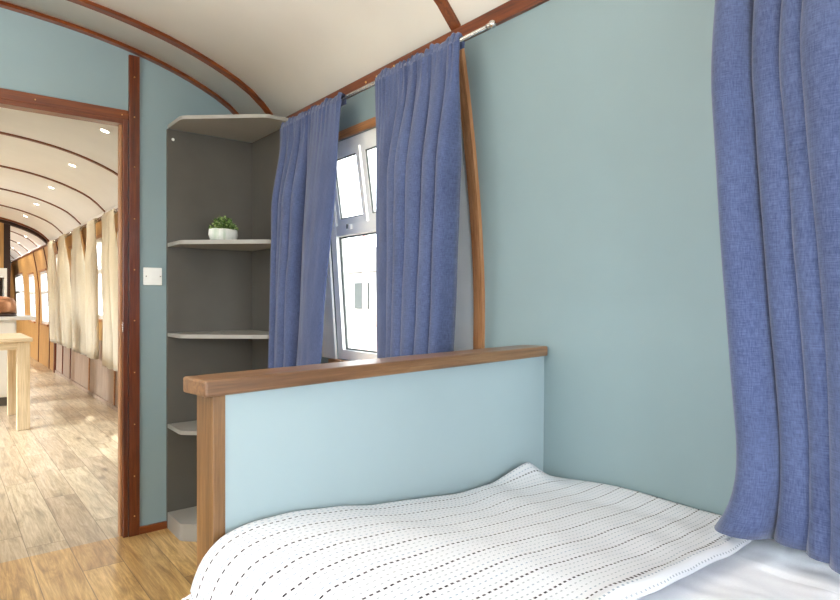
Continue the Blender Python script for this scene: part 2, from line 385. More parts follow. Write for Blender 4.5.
def screw(parent, loc, normal, r=0.004, name='screw', mat=None):
    bm = bmesh.new(); bmesh.ops.create_uvsphere(bm, u_segments=10, v_segments=6, radius=r)
    for v in bm.verts: v.co *= 1.0
    o = link(name, bm, mat or M['brass'], parent, True); o.location = loc
    return o

tr = 0
def tname():
    global tr; tr += 1; return 'trim_%d' % tr
ribs_y = [-1.24, 0.15, 1.546, 2.965]
for y in ribs_y: rib(tname(), y)
rib(tname(), Y_END - 0.018, 0.036, 0.016)
for y in [4.36, 5.75, 7.14, 8.53, 9.92, 12.7, 14.1, 15.5, 16.9, 18.3]: rib(tname(), y, 0.036, 0.014)
rib(tname(), Y_PART - 0.06, 0.05, 0.03); rib(tname(), Y_PART + 0.03, 0.12, 0.075, M['dark'])
for y in (1.546, -1.24): post_on_wall(tname(), y, 1, M['rib_light'])
for y in ribs_y: post_on_wall(tname(), y, -1, M['mahog_v'])
for y in [5.75, 7.14, 8.53, 9.92, 10.6, 12.0, 13.4]:
    post_on_wall(tname(), y, 1, M['mahog_v'] if y > 9 else M['sill'], 0, 2.08, 0.036, 0.012)
post_on_wall(tname(), Y_PART - 0.03, 1, M['mahog_v'], 0, 2.12, 0.09, 0.03)
tag(box('trim_%d' % 90, 0.80, 0.885, Y_PART - 0.01, Y_PART + 0.07, 0, roof_z(0.85) - 0.05, M['dark']), kind='structure')

bm = bmesh.new(); lo = []  # thin pale strip laid over the teal wall between window and post
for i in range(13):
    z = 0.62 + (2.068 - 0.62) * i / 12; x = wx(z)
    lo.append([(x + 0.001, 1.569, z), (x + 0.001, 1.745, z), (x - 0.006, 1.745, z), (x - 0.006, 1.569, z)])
loft(bm, lo); tag(link(tname(), bm, paint('pale_grey_wall_strip', (230, 234, 234), 0.4, 0.01, 0.03)), kind='structure')
def eave(side, y0, y1, z0=2.067, z1=2.112, th=0.014, screws=()):
    bm = bmesh.new(); a = wx(z0, side); b = wx(z1, side)
    A = [(a + side * 0.004, z0), (b + side * 0.004, z1), (b - side * th, z1), (a - side * th, z0)]
    prism(bm, A, y0, y1, 'y'); o = tag(link(tname(), bm, M['mahog']), kind='structure')
    for y, f in screws:
        z = z0 + (z1 - z0) * f; screw(o, (wx(z, side) - side * (th + 0.001), y, z), None, 0.0045)
eave(1, Y_BACK, Y_END, screws=[(1.19, .5), (1.54, .45), (1.90, .6), (2.02, .45), (2.10, .45), (2.5, .5), (0.6, .5)])
eave(-1, Y_BACK, Y_END)
eave(1, Y_END + 0.05, Y_PART, 2.055, 2.084); eave(-1, Y_END + 0.05, Y_PART, 2.055, 2.084); eave(1, Y_PART, Y_FAR, 2.055, 2.084)

# door frame in the end wall
fr = empty('door_1', (0, Y_END, 0)); tag(fr, kind='structure')
def frame_part(name, x0, x1, y0, y1, z0, z1, mat):
    bm = bmesh.new(); bx(bm, x0, x1, y0 - Y_END, y1 - Y_END, z0, z1, 0.002); return link(name, bm, mat, fr)
pz = roof_z(0.77) - 0.03
post = frame_part('door_post', 0.747, 0.797, Y_END - 0.016, Y_END + 0.002, 0, pz, M['mahog_v'])
frame_part('door_lining', 0.722, 0.744, Y_END - 0.010, Y_END + 0.062, 0, DZ - 0.002, M['mahog_v'])
frame_part('door_lining', 0.712, 0.722, Y_END + 0.020, Y_END + 0.062, 0, DZ - 0.024, M['rib_light'])
hd = frame_part('door_head', DX0 - 0.06, 0.746, Y_END - 0.014, Y_END + 0.002, DZ - 0.010, DZ + 0.038, M['mahog_x'])
frame_part('door_head_lining', DX0, 0.722, Y_END - 0.010, Y_END + 0.062, DZ - 0.030, DZ - 0.001, M['mahog_x'])
p2 = frame_part('door_post', DX0 - 0.06, DX0 + 0.0, Y_END - 0.0155, Y_END + 0.001, 0, roof_z(DX0) - 0.03, M['mahog_v'])
frame_part('door_lining', DX0 + 0.001, DX0 + 0.022, Y_END - 0.010, Y_END + 0.062, 0, DZ - 0.031, M['mahog_v'])
for z in (2.30, 2.10, 1.85, 1.59, 1.335, 1.08, 0.82, 0.56, 0.30, 0.10): screw(post, (0.772, -0.017, z), None, 0.0035)
for x in (0.35, 0.715, 0.0): screw(hd, (x, -0.015, DZ + 0.012), None, 0.0035)
sp = frame_part('strike_plate', 0.7195, 0.7225, Y_END - 0.008, Y_END + 0.012, 1.025, 1.075, M['steel'])
bm = bmesh.new(); bx(bm, 0.797, 0.93, Y_END - 0.014, Y_END, 0, 0.038, 0.002); tag(link('baseboard_end', bm, M['mahog_x']), kind='structure')
bm = bmesh.new()
bx(bm, wx(0.05) - 0.018, wx(0.05), Y_END + 0.05, Y_PART, 0, 0.045, 0.003); tag(link('baseboard_right', bm, M['dado']), kind='structure')

# ------------------------------------------------------------------ windows
def ring(bm, y0, y1, z0, z1, wy, wz, x_in, x_out):
    """rectangular frame in the YZ plane; x_in/x_out are functions of z"""
    def q(y, z, o): return (x_out(z) if o else x_in(z), y, z)
    O = [(y0, z0), (y1, z0), (y1, z1), (y0, z1)]; I = [(y0 + wy, z0 + wz), (y1 - wy, z0 + wz), (y1 - wy, z1 - wz), (y0 + wy, z1 - wz)]
    VO = [[bm.verts.new(q(y, z, o)) for y, z in O] for o in (0, 1)]; VI = [[bm.verts.new(q(y, z, o)) for y, z in I] for o in (0, 1)]
    for k in range(4):
        n = (k + 1) % 4
        for o in (0, 1): bm.faces.new((VO[o][k], VO[o][n], VI[o][n], VI[o][k]))
        bm.faces.new((VO[0][k], VO[0][n], VO[1][n], VO[1][k])); bm.faces.new((VI[0][k], VI[0][n], VI[1][n], VI[1][k]))
def pane(bm, y0, y1, z0, z1, xf, t=0.004):
    P = [(y0, z0), (y1, z0), (y1, z1), (y0, z1)]
    A = [bm.verts.new((xf(z), y, z)) for y, z in P]; B = [bm.verts.new((xf(z) + t, y, z)) for y, z in P]
    for k in range(4): bm.faces.new((A[k], A[(k + 1) % 4], B[(k + 1) % 4], B[k]))
    bm.faces.new(A[::-1]); bm.faces.new(B)
wn_ = 0
def window(side, y0, y1, z0, z1, detailed=False, frame_mat=None, trim=True):
    global wn_; wn_ += 1
    root = empty('window_%d' % wn_); tag(root, kind='structure'); fm = frame_mat or M['white']
    # straight frame set into the leaning wall
    xa, xb = wx(z0, side), wx(z1, side)
    def xs(off): return lambda z: xa + (xb - xa) * (z - z0) / (z1 - z0) + side * off
    bm = bmesh.new(); g = 0.002
    ring(bm, y0 + g, y1 - g, z0 + g, z1 - g, 0.045, 0.045, xs(0.008), xs(0.062))
    zt = z0 + (z1 - z0) * 0.60
    P = [(y0 + 0.045, zt - 0.024), (y1 - 0.045, zt - 0.024), (y1 - 0.045, zt + 0.024), (y0 + 0.045, zt + 0.024)]
    A = [bm.verts.new((xs(0.010)(z), y, z)) for y, z in P]; B = [bm.verts.new((xs(0.060)(z), y, z)) for y, z in P]
    for k in range(4): bm.faces.new((A[k], A[(k + 1) % 4], B[(k + 1) % 4], B[k]))
    bm.faces.new(A[::-1]); bm.faces.new(B)
    link('window_frame', bm, fm, root)
    ym = (y0 + y1) / 2 + (0.07 if detailed else 0)
    bm = bmesh.new(); pane(bm, y0 + 0.046, y1 - 0.046, z0 + 0.046, zt - 0.025, xs(0.035)); link('pane', bm, M['glass'], root)
    if detailed:
        bm = bmesh.new(); ring(bm, y0 + 0.047, y1 - 0.047, z0 + 0.047, zt - 0.026, 0.008, 0.008, xs(0.026), xs(0.034)); link('gasket', bm, M['gasket'], root)
        # opening hopper lights tilted inwards at the head
        zb, zc = zt + 0.026, z1 - 0.05
        for ya, yb in ((y0 + 0.05, ym - 0.008), (ym + 0.008, y1 - 0.05)):
            xt = lambda off: (lambda z: xs(0.02)(zb) + (xs(0.02)(zc) - 0.022 - xs(0.02)(zb)) * (z - zb) / (zc - zb) + side * off)
            bm = bmesh.new(); ring(bm, ya, yb, zb, zc, 0.028, 0.028, xt(0.0), xt(0.024)); s = link('hopper_sash', bm, fm, root)
            bm = bmesh.new(); pane(bm, ya + 0.028, yb - 0.028, zb + 0.028, zc - 0.028, xt(0.010)); link('pane', bm, M['glass'], s)
            bm = bmesh.new(); ring(bm, ya + 0.0275, yb - 0.0275, zb + 0.0275, zc - 0.0275, 0.006, 0.006, xt(0.004), xt(0.0095)); link('gasket', bm, M['gasket'], s)
        bm = bmesh.new(); xh = xs(0.010)(zt); yh = y1 - 0.17
        bx(bm, xh - 0.012, xh, yh - 0.022, yh + 0.022, zt - 0.002, zt + 0.02, 0.002); hb = link('catch', bm, M['white'], root)
        bm = bmesh.new(); bx(bm, xh - 0.018, xh - 0.012, yh - 0.004, yh + 0.004, zt + 0.002, zt + 0.022, 0.001); link('catch_lever', bm, M['gasket'], hb)
    else:
        bm = bmesh.new(); pane(bm, y0 + 0.046, y1 - 0.046, zt + 0.025, z1 - 0.046, xs(0.035)); link('pane', bm, M['glass'], root)
    if detailed: strip_y = (y1 - 0.002, y1 + 0.13)
    if trim:
        bm = bmesh.new()
        # oak lining on the room side: head board, jambs and sill
        def strip(ya, yb, za, zb2, th):
            P = [(ya, za), (yb, za), (yb, zb2), (ya, zb2)]
            A = [bm.verts.new((wx(z, side) + side * 0.003, y, z)) for y, z in P]; B = [bm.verts.new((wx(z, side) - side * th, y, z)) for y, z in P]
            for k in range(4): bm.faces.new((A[k], A[(k + 1) % 4], B[(k + 1) % 4], B[k]))
            bm.faces.new(A[::-1]); bm.faces.new(B)
        if detailed:
            strip(y1 - 0.001, y1 + 0.13, z0, z1 - 0.001, 0.008); link('jamb_board', bm, M['white'], root); bm = bmesh.new()
            strip(y0 - 0.03, y0 + 0.001, z0, z1 - 0.001, 0.008); link('jamb_board', bm, M['white'], root); bm = bmesh.new()
        strip(y0 - 0.03, y1 + (0.13 if detailed else 0.03), z1, z1 + 0.032, 0.012)
        link('window_head', bm, M['sill'], root); bm = bmesh.new()
        strip(y0 - 0.03, y1 + 0.03, z0 - 0.03, z0, 0.03); link('window_sill', bm, M['sill'], root)
    return root
window(1, *WIN1, detailed=True); window(1, *WIN2)
for a, b in LEFT_WINDOWS: window(-1, a, b, 0.95, 1.9)
for h in SAL: window(1, *h, frame_mat=M['whitepaint'])
for h in FARW: window(1, *h, frame_mat=M['whitepaint'])

# ------------------------------------------------------------------ curtains
def smooth01(t): return t * t * (3 - 2 * t)
def curtain(name, ytop, ybot, ztop, zbot, x_top, x_bot, folds, amp, mat, seed=0, parent=None, head=True, nu=220, nv=60, flare=None, side=1, fold_list=None, amp_list=None, fold_over=0.35, gn=16, th=0.0022):
    """ytop=(far,near) edge positions at the rod; a folded cloth sheet"""
    rnd = random.Random(seed); bm = bmesh.new(); uvl = bm.loops.layers.uv.new('UVMap')
    pos = [0.0]
    for k in range(folds): pos.append(pos[-1] + rnd.uniform(0.65, 1.4))
    pos = [p / pos[-1] for p in pos]
    if fold_list: pos = fold_list; folds = len(pos) - 1
    amps = [rnd.uniform(0.65, 1.2) for _ in pos]
    def ph(u):
        for k in range(folds):
            if u <= pos[k + 1] or k == folds - 1: return k + (u - pos[k]) / (pos[k + 1] - pos[k]), k
    if amp_list: amps = amp_list
    V = []
    wrap = [(0.011, -0.024), (0.011, -0.004), (0.009, 0.010), (0.006, 0.014), (0.002, 0.020), (-0.004, 0.020), (-0.008, 0.014), (-0.011, 0.006), (-0.012, -0.006)] if head else []
    nw = len(wrap); zt0 = RZ - 0.012 if head else ztop
    for j in range(-nw, nv + 1):
        v = max(0, j) / nv; v = v ** 1.3; row = []
        z = zt0 + (zbot - zt0) * v
        for i in range(nu + 1):
            u = i / nu; uu = u + 0.010 * math.sin(2.1 * v * PI + 5 * u + seed) * math.sin(PI * u)
            p, k = ph(min(max(uu, 0), 1)); q_ = p - k; a = amps[min(k, len(amps) - 1)]
            edge = 1.0
            F = a * (2 * max(0.0, math.sin(PI * q_)) ** 0.55 - 1.1) + (1 - a) * -0.25
            G = a * math.sin(2 * PI * q_)
            grow = 0.10 + 0.90 * smooth01(min(1, v * 3.2))
            y = (ytop[0] + (ytop[1] - ytop[0]) * u) * (1 - v) + (ybot[0] + (ybot[1] - ybot[0]) * u) * v
            xf = x_top - (0.014 if head else 0); x = xf * (1 - v) + x_bot * v
            wob = noise.noise(Vector((u * 4 + seed, v * 3.0, seed * 1.7))) * 0.014 * v + noise.noise(Vector((u * 13 + seed, v * 7.0, 3.1))) * 0.004 * min(1, v * 3)
            x -= side * (amp * F * grow + amp * 0.18 * grow + wob); y -= amp * fold_over * G * grow * math.sin(PI * u) ** 0.3 * (1 if ytop[1] > ytop[0] else -1)
            zz = z
            if head:
                g = math.exp(-v * 13.0); w_ = gn * u * 2 * PI
                gg = math.sin(w_ + 2.2 * math.sin(7 * u + seed)) * (0.6 + 0.4 * math.sin(23 * u + seed))
                x -= side * 0.0055 * (gg + 0.6) * g; y += 0.004 * math.cos(w_ + seed) * g
                if j < 0:
                    ox, oz = wrap[j + nw]; x = x_top + side * (ox + (0.0025 * gg if ox < 0 else -0.001 * gg)); zz = RZ + oz + (0.007 * gg + 0.005 * math.sin(31 * u + seed) if oz > 0.009 else 0)
                    x -= side * (0.004 * (gg + 0.6) if ox < -0.003 else 0)
            if flare: x, y, zz = flare(u, v, x, y, zz)
            row.append((bm.verts.new((x, y, zz)), (u * abs(ytop[0] - ytop[1]) * 1.9, v * (zt0 - zbot) + (0.001 * j if j < 0 else 0))))
        V.append(row)
    nv = len(V) - 1
    for j in range(nv):
        for i in range(nu):
            q = (V[j][i], V[j][i + 1], V[j + 1][i + 1], V[j + 1][i]); f = bm.faces.new([t[0] for t in q])
            for lp, t in zip(f.loops, q): lp[uvl].uv = t[1]
    o = link(name, bm, mat, parent, True)
    m = o.modifiers.new('thickness', 'SOLIDIFY'); m.thickness = th; m.offset = 0
    return o
RX, RZ = 1.325, 2.028
# left pair on the rod over window_1
c1 = curtain('curtain', (2.735, 2.175), (2.70, 2.35), RZ + 0.022, 0.70, RX, RX - 0.055, 5, 0.050, M['blue'], 3, fold_list=[0, .13, .26, .38, .50, 1], amp_list=[1, .9, 1.1, .8, .35], gn=17)
tag(c1, 'blue linen curtain gathered next to the grey corner shelves', 'curtain', 'blue linen curtains in the bedroom')
c2 = curtain('curtain', (1.92, 1.445), (1.925, 1.54), RZ + 0.022, 0.70, RX, RX - 0.01, 6, 0.056, M['blue'], 11, fold_list=[0, .32, .46, .56, .72, .88, 1], amp_list=[.4, .9, 1.1, 1.0, .8, .7], gn=19)
tag(c2, 'blue linen curtain on the near side of the window, beside the bare wooden wall post', 'curtain', 'blue linen curtains in the bedroom')
def fl(u, v, x, y, z):
    if v > 0.82:
        k = (v - 0.82) / 0.18; e = math.exp(-u * 9)
        y += 0.065 * e * k ** 3; x -= 0.03 * k * k * (0.35 + e * 0.6)
        z += 0.010 * math.sin(11 * u) * k
    return x, y, z
c3 = curtain('curtain', (0.636, 0.0), (0.575, -0.04), RZ + 0.022, 0.698, RX, RX + 0.05, 7, 0.082, M['blue'], 5, flare=fl, fold_list=[0, .135, .24, .295, .42, .60, .74, .87, 1], amp_list=[1, .8, .9, 1.1, .9, 1, .8, 1], fold_over=0.3, gn=22)
tag(c3, 'large blue linen curtain at the right edge, its hem resting on the bed', 'curtain', 'blue linen curtains in the bedroom')
def rod(y0, y1, label, x=RX, z=RZ, r=0.0065):
    root = empty('curtain_rod', (x, (y0 + y1) / 2, z)); tag(root, label, 'curtain rod')
    L = (y1 - y0) / 2
    bm = bmesh.new(); tube(bm, [(0, -L, 0), (0, L, 0)], r, 14); link('pole', bm, M['steel'], root, True)
    for s in (-1, 1):
        bm = bmesh.new(); bmesh.ops.create_uvsphere(bm, u_segments=16, v_segments=10, radius=0.0125)
        tube(bm, [(0, -s * 0.022, 0), (0, -s * 0.008, 0)], 0.0085, 12); link('finial', bm, M['steel'], root, True, (0, s * (L + 0.008), 0))
        bm = bmesh.new(); yb = s * (L - 0.30); xw = wx(z) - x
        tube(bm, [(0, yb, 0), (xw - 0.002, yb, 0)], 0.005, 10); bx(bm, xw - 0.008, xw - 0.001, yb - 0.012, yb + 0.012, -0.02, 0.02, 0.002); link('bracket', bm, M['steel'], root)
rod(1.315, 2.735, 'slim brushed steel curtain rod with ball finial over the window')
rod(-0.95, 0.74, 'slim steel curtain rod above the large right hand curtain')

# cream curtains of the saloon
CREAM = [((4.85, 4.40), (4.90, 4.42), 0.50, 'cream curtain nearest behind the door post, near side of the first saloon window'),
 ((5.70, 5.30), (5.72, 5.25), 0.50, 'cream curtain behind the door post, on the far side of the first saloon window'),
 ((6.88, 6.36), (7.10, 6.34), 0.49, 'cream curtain right beside the door frame, its hem hanging lowest in the view'),
 ((7.68, 7.22), (7.92, 7.46), 0.52, 'narrow cream curtain just left of the one beside the door frame'),
 ((8.60, 8.12), (8.95, 7.97), 0.53, 'wide backlit cream curtain in the middle of the row seen through the doorway'),
 ((9.70, 9.20), (9.85, 9.04), 0.54, 'cream curtain next beyond the middle of the row seen through the doorway'),
 ((10.75, 10.25), (10.93, 9.95), 0.54, 'farthest cream curtain, next to the dark wooden partition arch')]
for ci, (yt, yb, zb, lb) in enumerate(CREAM):
    c = curtain('curtain', yt, yb, 2.02, zb, 1.33, 1.375, 4, 0.034, M['linen'], 20 + ci, nu=70, nv=26, head=True, th=0.002)
    tag(c, lb, 'curtain', 'cream curtains along the saloon windows')
for a in BAYS:
    bm = bmesh.new(); tube(bm, [(1.33, a + 0.02, RZ), (1.33, a + 1.37, RZ)], 0.006, 8)
    o = link('curtain_rod', bm, M['steel'], None, True)
    tag(o, 'thin curtain rod over the %s saloon window from the doorway' % ['first', 'second', 'third', 'fourth', 'fifth and farthest'][BAYS.index(a)], 'curtain rod', 'rods over the saloon windows')
c = curtain('curtain', (17.9, 16.3), (18.3, 17.2), 2.02, 0.9, 1.30, 1.25, 5, 0.03, M['darkcloth'], 50, nu=60, nv=20)
tag(c, 'dark almost black curtain at the far end of the carriage', 'curtain')
bm = bmesh.new(); tube(bm, [(1.30, 16.2, RZ), (1.30, 18.3, RZ)], 0.006, 8); o = link('curtain_rod', bm, M['steel'], None, True); tag(o, 'curtain rod holding the dark curtain at the far end', 'curtain rod')

# ------------------------------------------------------------------ corner shelves
su = empty('corner_shelf_unit', (0.93, 3.28, 0)); tag(su, 'grey corner shelf unit with five boards against the end wall', 'shelf unit')
BX, BY = 0.93, 3.28
def sp_(x, y): return (x - BX, y - BY)
plan = [sp_(0.931, 3.262), sp_(0.931, 3.05), sp_(1.25, 2.76), sp_(1.389, 2.76), sp_(1.389, 3.262)]
def rounded(poly, r=0.025):
    out = []; n = len(poly)
    for i, p in enumerate(poly):
        if i in (1, 2):
            P = Vector(p); A = Vector(poly[i - 1]); B = Vector(poly[(i + 1) % n]); a = P + (A - P).normalized() * r; b = P + (B - P).normalized() * r
            for t in (0, .25, .5, .75, 1): q = a * (1 - t) ** 2 + P * 2 * t * (1 - t) + b * t * t; out.append((q.x, q.y))
        else: out.append(p)
    return out
plan = rounded(plan)
bm = bmesh.new(); bx(bm, 0.0, 0.4745, -0.0175, -0.0005, 0.0, 2.069); link('back_panel', bm, M['grey'], su)
bm = bmesh.new(); bx(bm, 0.46, 0.476, -0.52, -0.0180, 0.0, 2.069); link('side_panel', bm, M['grey'], su)
for z0, z1, nm in ((2.070, 2.088, 'top_board'), (1.458, 1.478, 'shelf_board'), (0.995, 1.014, 'shelf_board'), (0.522, 0.542, 'shelf_board')):
    bm = bmesh.new(); prism(bm, plan, z0, z1); link(nm, bm, M['greyedge'], su)
bm = bmesh.new(); prism(bm, plan, 0.001, 0.085); link('plinth_box', bm, M['greyedge'], su)
screw(su, (0.028, -0.0185, 2.018), None, 0.008, 'screw_cap', M['white'])

# potted plant
pp = empty('potted_plant', (1.12, 2.985, 1.4785)); tag(pp, 'small green plant in an oval white glazed pot on the upper shelf', 'plant')
t = NT('white_green_glaze'); t.base(t.ramp(t.noise(t.coord('Object', (1, 1, .3)), 26, 3), [(0.35, (196, 208, 192)), (0.5, (232, 234, 228)), (0.75, (240, 240, 236))])); M['glaze'] = t.set(0.15, 0, 0.6)
bm = bmesh.new(); lathe(bm, [(0.058, 0.0), (0.066, 0.004), (0.074, 0.03), (0.072, 0.056), (0.067, 0.060), (0.064, 0.056), (0.066, 0.035), (0.05, 0.012)], 28, 1.0, 0.62); pot = link('pot', bm, M['glaze'], pp, True)
bm = bmesh.new(); lathe(bm, [(0.05, 0.04), (0.062, 0.048), (0.0, 0.052)], 20, 1.0, 0.62); link('soil', bm, M['soil'], pp, True)
t = NT('plant_leaf_green'); t.base(t.ramp(t.noise(t.coord('Object'), 90, 2), [(0.38, (50, 84, 34)), (0.52, (112, 146, 66)), (0.66, (206, 216, 160))])); M['leaf'] = t.set(0.4, 0, 0.4)
bm = bmesh.new(); rnd = random.Random(4)
for i in range(230):
    a = rnd.uniform(0, 2 * PI); r = math.sqrt(rnd.random()); hx = 0.070 * r * math.cos(a); hy = 0.044 * r * math.sin(a); hz = 0.056 + 0.058 * (1 - r ** 3) * rnd.uniform(0.35, 1.1)
    c0 = Vector((hx, hy, hz)); d = Vector((math.cos(a) * r, math.sin(a) * r, rnd.uniform(0.3, 1))).normalized(); L = rnd.uniform(0.012, 0.022); W = L * 0.42
    s = d.cross(Vector((rnd.uniform(-1, 1), rnd.uniform(-1, 1), 1))).normalized(); u = s.cross(d).normalized()
    vs = [c0 - d * L * .5, c0 + s * W * .8 - u * .001, c0 + d * L * .7, c0 - s * W * .8 - u * .001, c0 + u * 0.003]
    vs = [bm.verts.new(v) for v in vs]
    for q in ((0, 1, 4), (1, 2, 4), (2, 3, 4), (3, 0, 4), (0, 3, 2, 1)): bm.faces.new([vs[t_] for t_ in q])
link('foliage', bm, M['leaf'], pp)
bm = bmesh.new()
for i in range(16):
    a = rnd.uniform(0, 2 * PI); r = rnd.uniform(0, .9); tube(bm, [(0.03 * math.cos(a) * r, 0.02 * math.sin(a) * r, 0.045), (0.055 * math.cos(a) * r, 0.034 * math.sin(a) * r, 0.085 - 0.02 * r)], 0.0012, 5)
link('stem', bm, M['leaf'], pp)

# light switch
ls = empty('light_switch', (0.861, Y_END, 1.304)); tag(ls, 'square white light switch on the pale green wall beside the door frame', 'light switch')
bm = bmesh.new(); bx(bm, -0.045, 0.045, -0.009, -0.0005, -0.045, 0.045, 0.003); link('face_plate', bm, M['white'], ls)
bm = bmesh.new(); bx(bm, -0.006, 0.026, -0.0125, -0.0092, -0.016, 0.016, 0.0012); link('rocker', bm, M['white'], ls)
for x in (-0.032, 0.036):
    bm = bmesh.new(); bmesh.ops.create_uvsphere(bm, u_segments=10, v_segments=6, radius=0.0035); link('screw', bm, M['steel'], ls, True, (x, -0.0095, 0))

# ------------------------------------------------------------------ bed end partition
PL, PR = Vector((0.398, 1.114)), Vector((1.506, 1.25)); pd = (PR - PL).normalized(); pn = Vector((-pd.y, pd.x)); PLEN = (PR - PL).length
be = empty('bed_end_partition', (PL.x, PL.y, 0), math.atan2(pd.y, pd.x)); tag(be, 'pale blue low partition with brown wooden top rail and corner post at the foot of the bed', 'partition')
bm = bmesh.new(); bx(bm, 0, 0.026, 0, 0.066, 0, 1.0095, 0.002); link('post', bm, M['teak_v'], be)
bm = bmesh.new(); bx(bm, 0.0275, PLEN + 0.001, 0.006, 0.074, 0, 1.0095); link('panel', bm, M['panel'], be)
bm = bmesh.new(); bx(bm, -0.021, PLEN - 0.006, -0.013, 0.082, 1.010, 1.041, 0.005); link('top_rail', bm, M['teak_x'], be)

# ------------------------------------------------------------------ bed
BY0, BY1 = -0.80, 1.105
def smooth(t): t = max(0, min(1, t)); return t * t * (3 - 2 * t)
KX = [(0.0, -1.0), (0.336, -0.70), (0.343, -0.60), (0.353, -0.535), (0.372, -0.487), (0.41, -0.455), (0.47, -0.444), (0.56, -0.443), (0.68, -0.458), (0.857, -0.489), (1.0, -0.512), (1.15, -0.532), (1.25, -0.538), (1.36, -0.546), (1.50, -0.562)]
def far_profile(x):
    for (a, za), (b, zb) in zip(KX, KX[1:]):
        if x <= b: return za + (zb - za) * (x - a) / (b - a)
    return KX[-1][1]
def yfar(x): return PL.y + (x - PL.x) * pd.y / pd.x     # front face line of the partition
def cover_z(x, y):
    """height (relative to camera) of the bedding surface for x>=0.41"""
    t = smooth((yfar(x) - y) / 0.45)
    far = (far_profile(x - 0.012) + far_profile(x) + far_profile(x + 0.012)) / 3 if x > 0.45 else far_profile(x)
    near = -0.450 - 0.077 * smooth((x - 0.6) / 0.8) if x > 0.45 else far_profile(x) - 0.02
    z = far * (1 - t) + near * t
    # corner ruffle pushed up against the partition
    d = (yfar(x) - y)
    pk = max(0.0, 1 - (1.375 - x) / 0.17) if x < 1.375 else max(0.0, 1 - (x - 1.375) / 0.10)
    z += 0.062 * pk * math.exp(-(d / 0.085) ** 2)
    z += 0.012 * math.exp(-((x - 1.20 + 0.5 * d) / 0.10) ** 2) * math.exp(-((d - 0.1) / 0.16) ** 2)
    z += 0.010 * noise.noise(Vector((x * 3.1, y * 3.7, 1.3))) + 0.004 * noise.noise(Vector((x * 9, y * 5, 4.3)))
    return z
bd = empty('bed', (0.94, 0.15, 0)); tag(bd, 'bed with white cotton duvet standing between the low partition and the side wall', 'bed')
def local(o, root):
    o.parent = root; o.matrix_parent_inverse = Matrix.Translation(-Vector(root.location)); return o
bm = bmesh.new(); bx(bm, 0.44, 1.47, BY0 + .02, BY1 - .02, 0.0, 0.34, 0.004); local(link('bed_base', bm, M['panel']), bd)
bm = bmesh.new(); bx(bm, 0.42, 1.48, BY0, BY1 - 0.01, 0.342, 0.58, 0.04); local(link('mattress', bm, M['sheet']), bd)
def sheet_mesh(name, A, B, fn, mat, uvs=True, th=0.004, off=0):
    bm = bmesh.new(); uvl = bm.loops.layers.uv.new('UVMap'); V = [[None] * len(B) for _ in A]
    for i, a in enumerate(A):
        for j, b in enumerate(B): V[i][j] = (bm.verts.new(fn(a, b)), (a, b))
    for i in range(len(A) - 1):
        for j in range(len(B) - 1):
            q = (V[i][j], V[i + 1][j], V[i + 1][j + 1], V[i][j + 1]); f = bm.faces.new([t[0] for t in q])
            for lp, t in zip(f.loops, q): lp[uvl].uv = t[1]
    o = link(name, bm, mat, None, True); m = o.modifiers.new('thickness', 'SOLIDIFY'); m.thickness = th; m.offset = off; return o
# path in x for a row, by arc length measured from the wall
def row_path(y):
    pts = []; x = 1.485
    while x > 0.42: pts.append((x, cover_z(x, y))); x -= 0.01
    z0 = cover_z(0.42, y) - far_profile(0.42)
    out = [(0.42, 0), (0.41, 0), (0.40, 0), (0.391, 0), (0.3815, 0), (0.372, 0), (0.362, 0), (0.3535, 0), (0.348, 0), (0.344, 0), (0.341, 0), (0.338, 0)]
    for x, _ in out: pts.append((x, far_profile(x) + z0))
    for it in range(3): pts = [pts[0]] + [tuple(0.25 * pts[i - 1][k] + 0.5 * pts[i][k] + 0.25 * pts[i + 1][k] for k in (0, 1)) for i in range(1, len(pts) - 1)] + [pts[-1]]
    return pts
def make_rows(ya, yb, n):
    return [ya + (yb - ya) * i / n for i in range(n + 1)]
def sample(path, s):
    acc = 0
    for (x0, z0), (x1, z1) in zip(path, path[1:]):
        L = math.hypot(x1 - x0, z1 - z0)
        if acc + L >= s: t = (s - acc) / L; return x0 + (x1 - x0) * t, z0 + (z1 - z0) * t
        acc += L
    return path[-1]
cache = {}
def surf(a, b, lift, hem=True):
    """a: distance along a row from the wall, b: position across (Y at the wall side shifted to follow the partition)"""
    k = round(b, 5)
    if k not in cache: cache[k] = row_path(b)
    x, z = sample(cache[k], a)
    return x, z
# duvet under the blanket
DA = [i * 0.012 for i in range(0, 98)]; DB = make_rows(BY0, 1.175, 150)
def duvet_fn(a, b):
    x, z = surf(a, b, 0); cr = 0.006 * noise.noise(Vector((x * 7 + y_w(x, b) * 3, b * 14, 9))) + 0.004 * noise.noise(Vector((x * 22, b * 9, 2))) + 0.003 * abs(noise.noise(Vector((x * 16 - b * 22, b * 6, 5))))
    if x < 0.42: cr = 0
    return (x + (0.012 if x < 0.42 else 0), b + (x - 1.2) * 0.11 * smooth((b - 0.3) / 0.5), CAM_Z + z - 0.016 + cr - (0.02 if b < 0.62 and x < 1.3 else 0.0) * smooth((0.62 - b) / 0.06) * 0.2)
def y_w(x, b): return b
dv = sheet_mesh('duvet', DA, DB, duvet_fn, M['sheet'], th=0.012, off=-1); local(dv, bd)
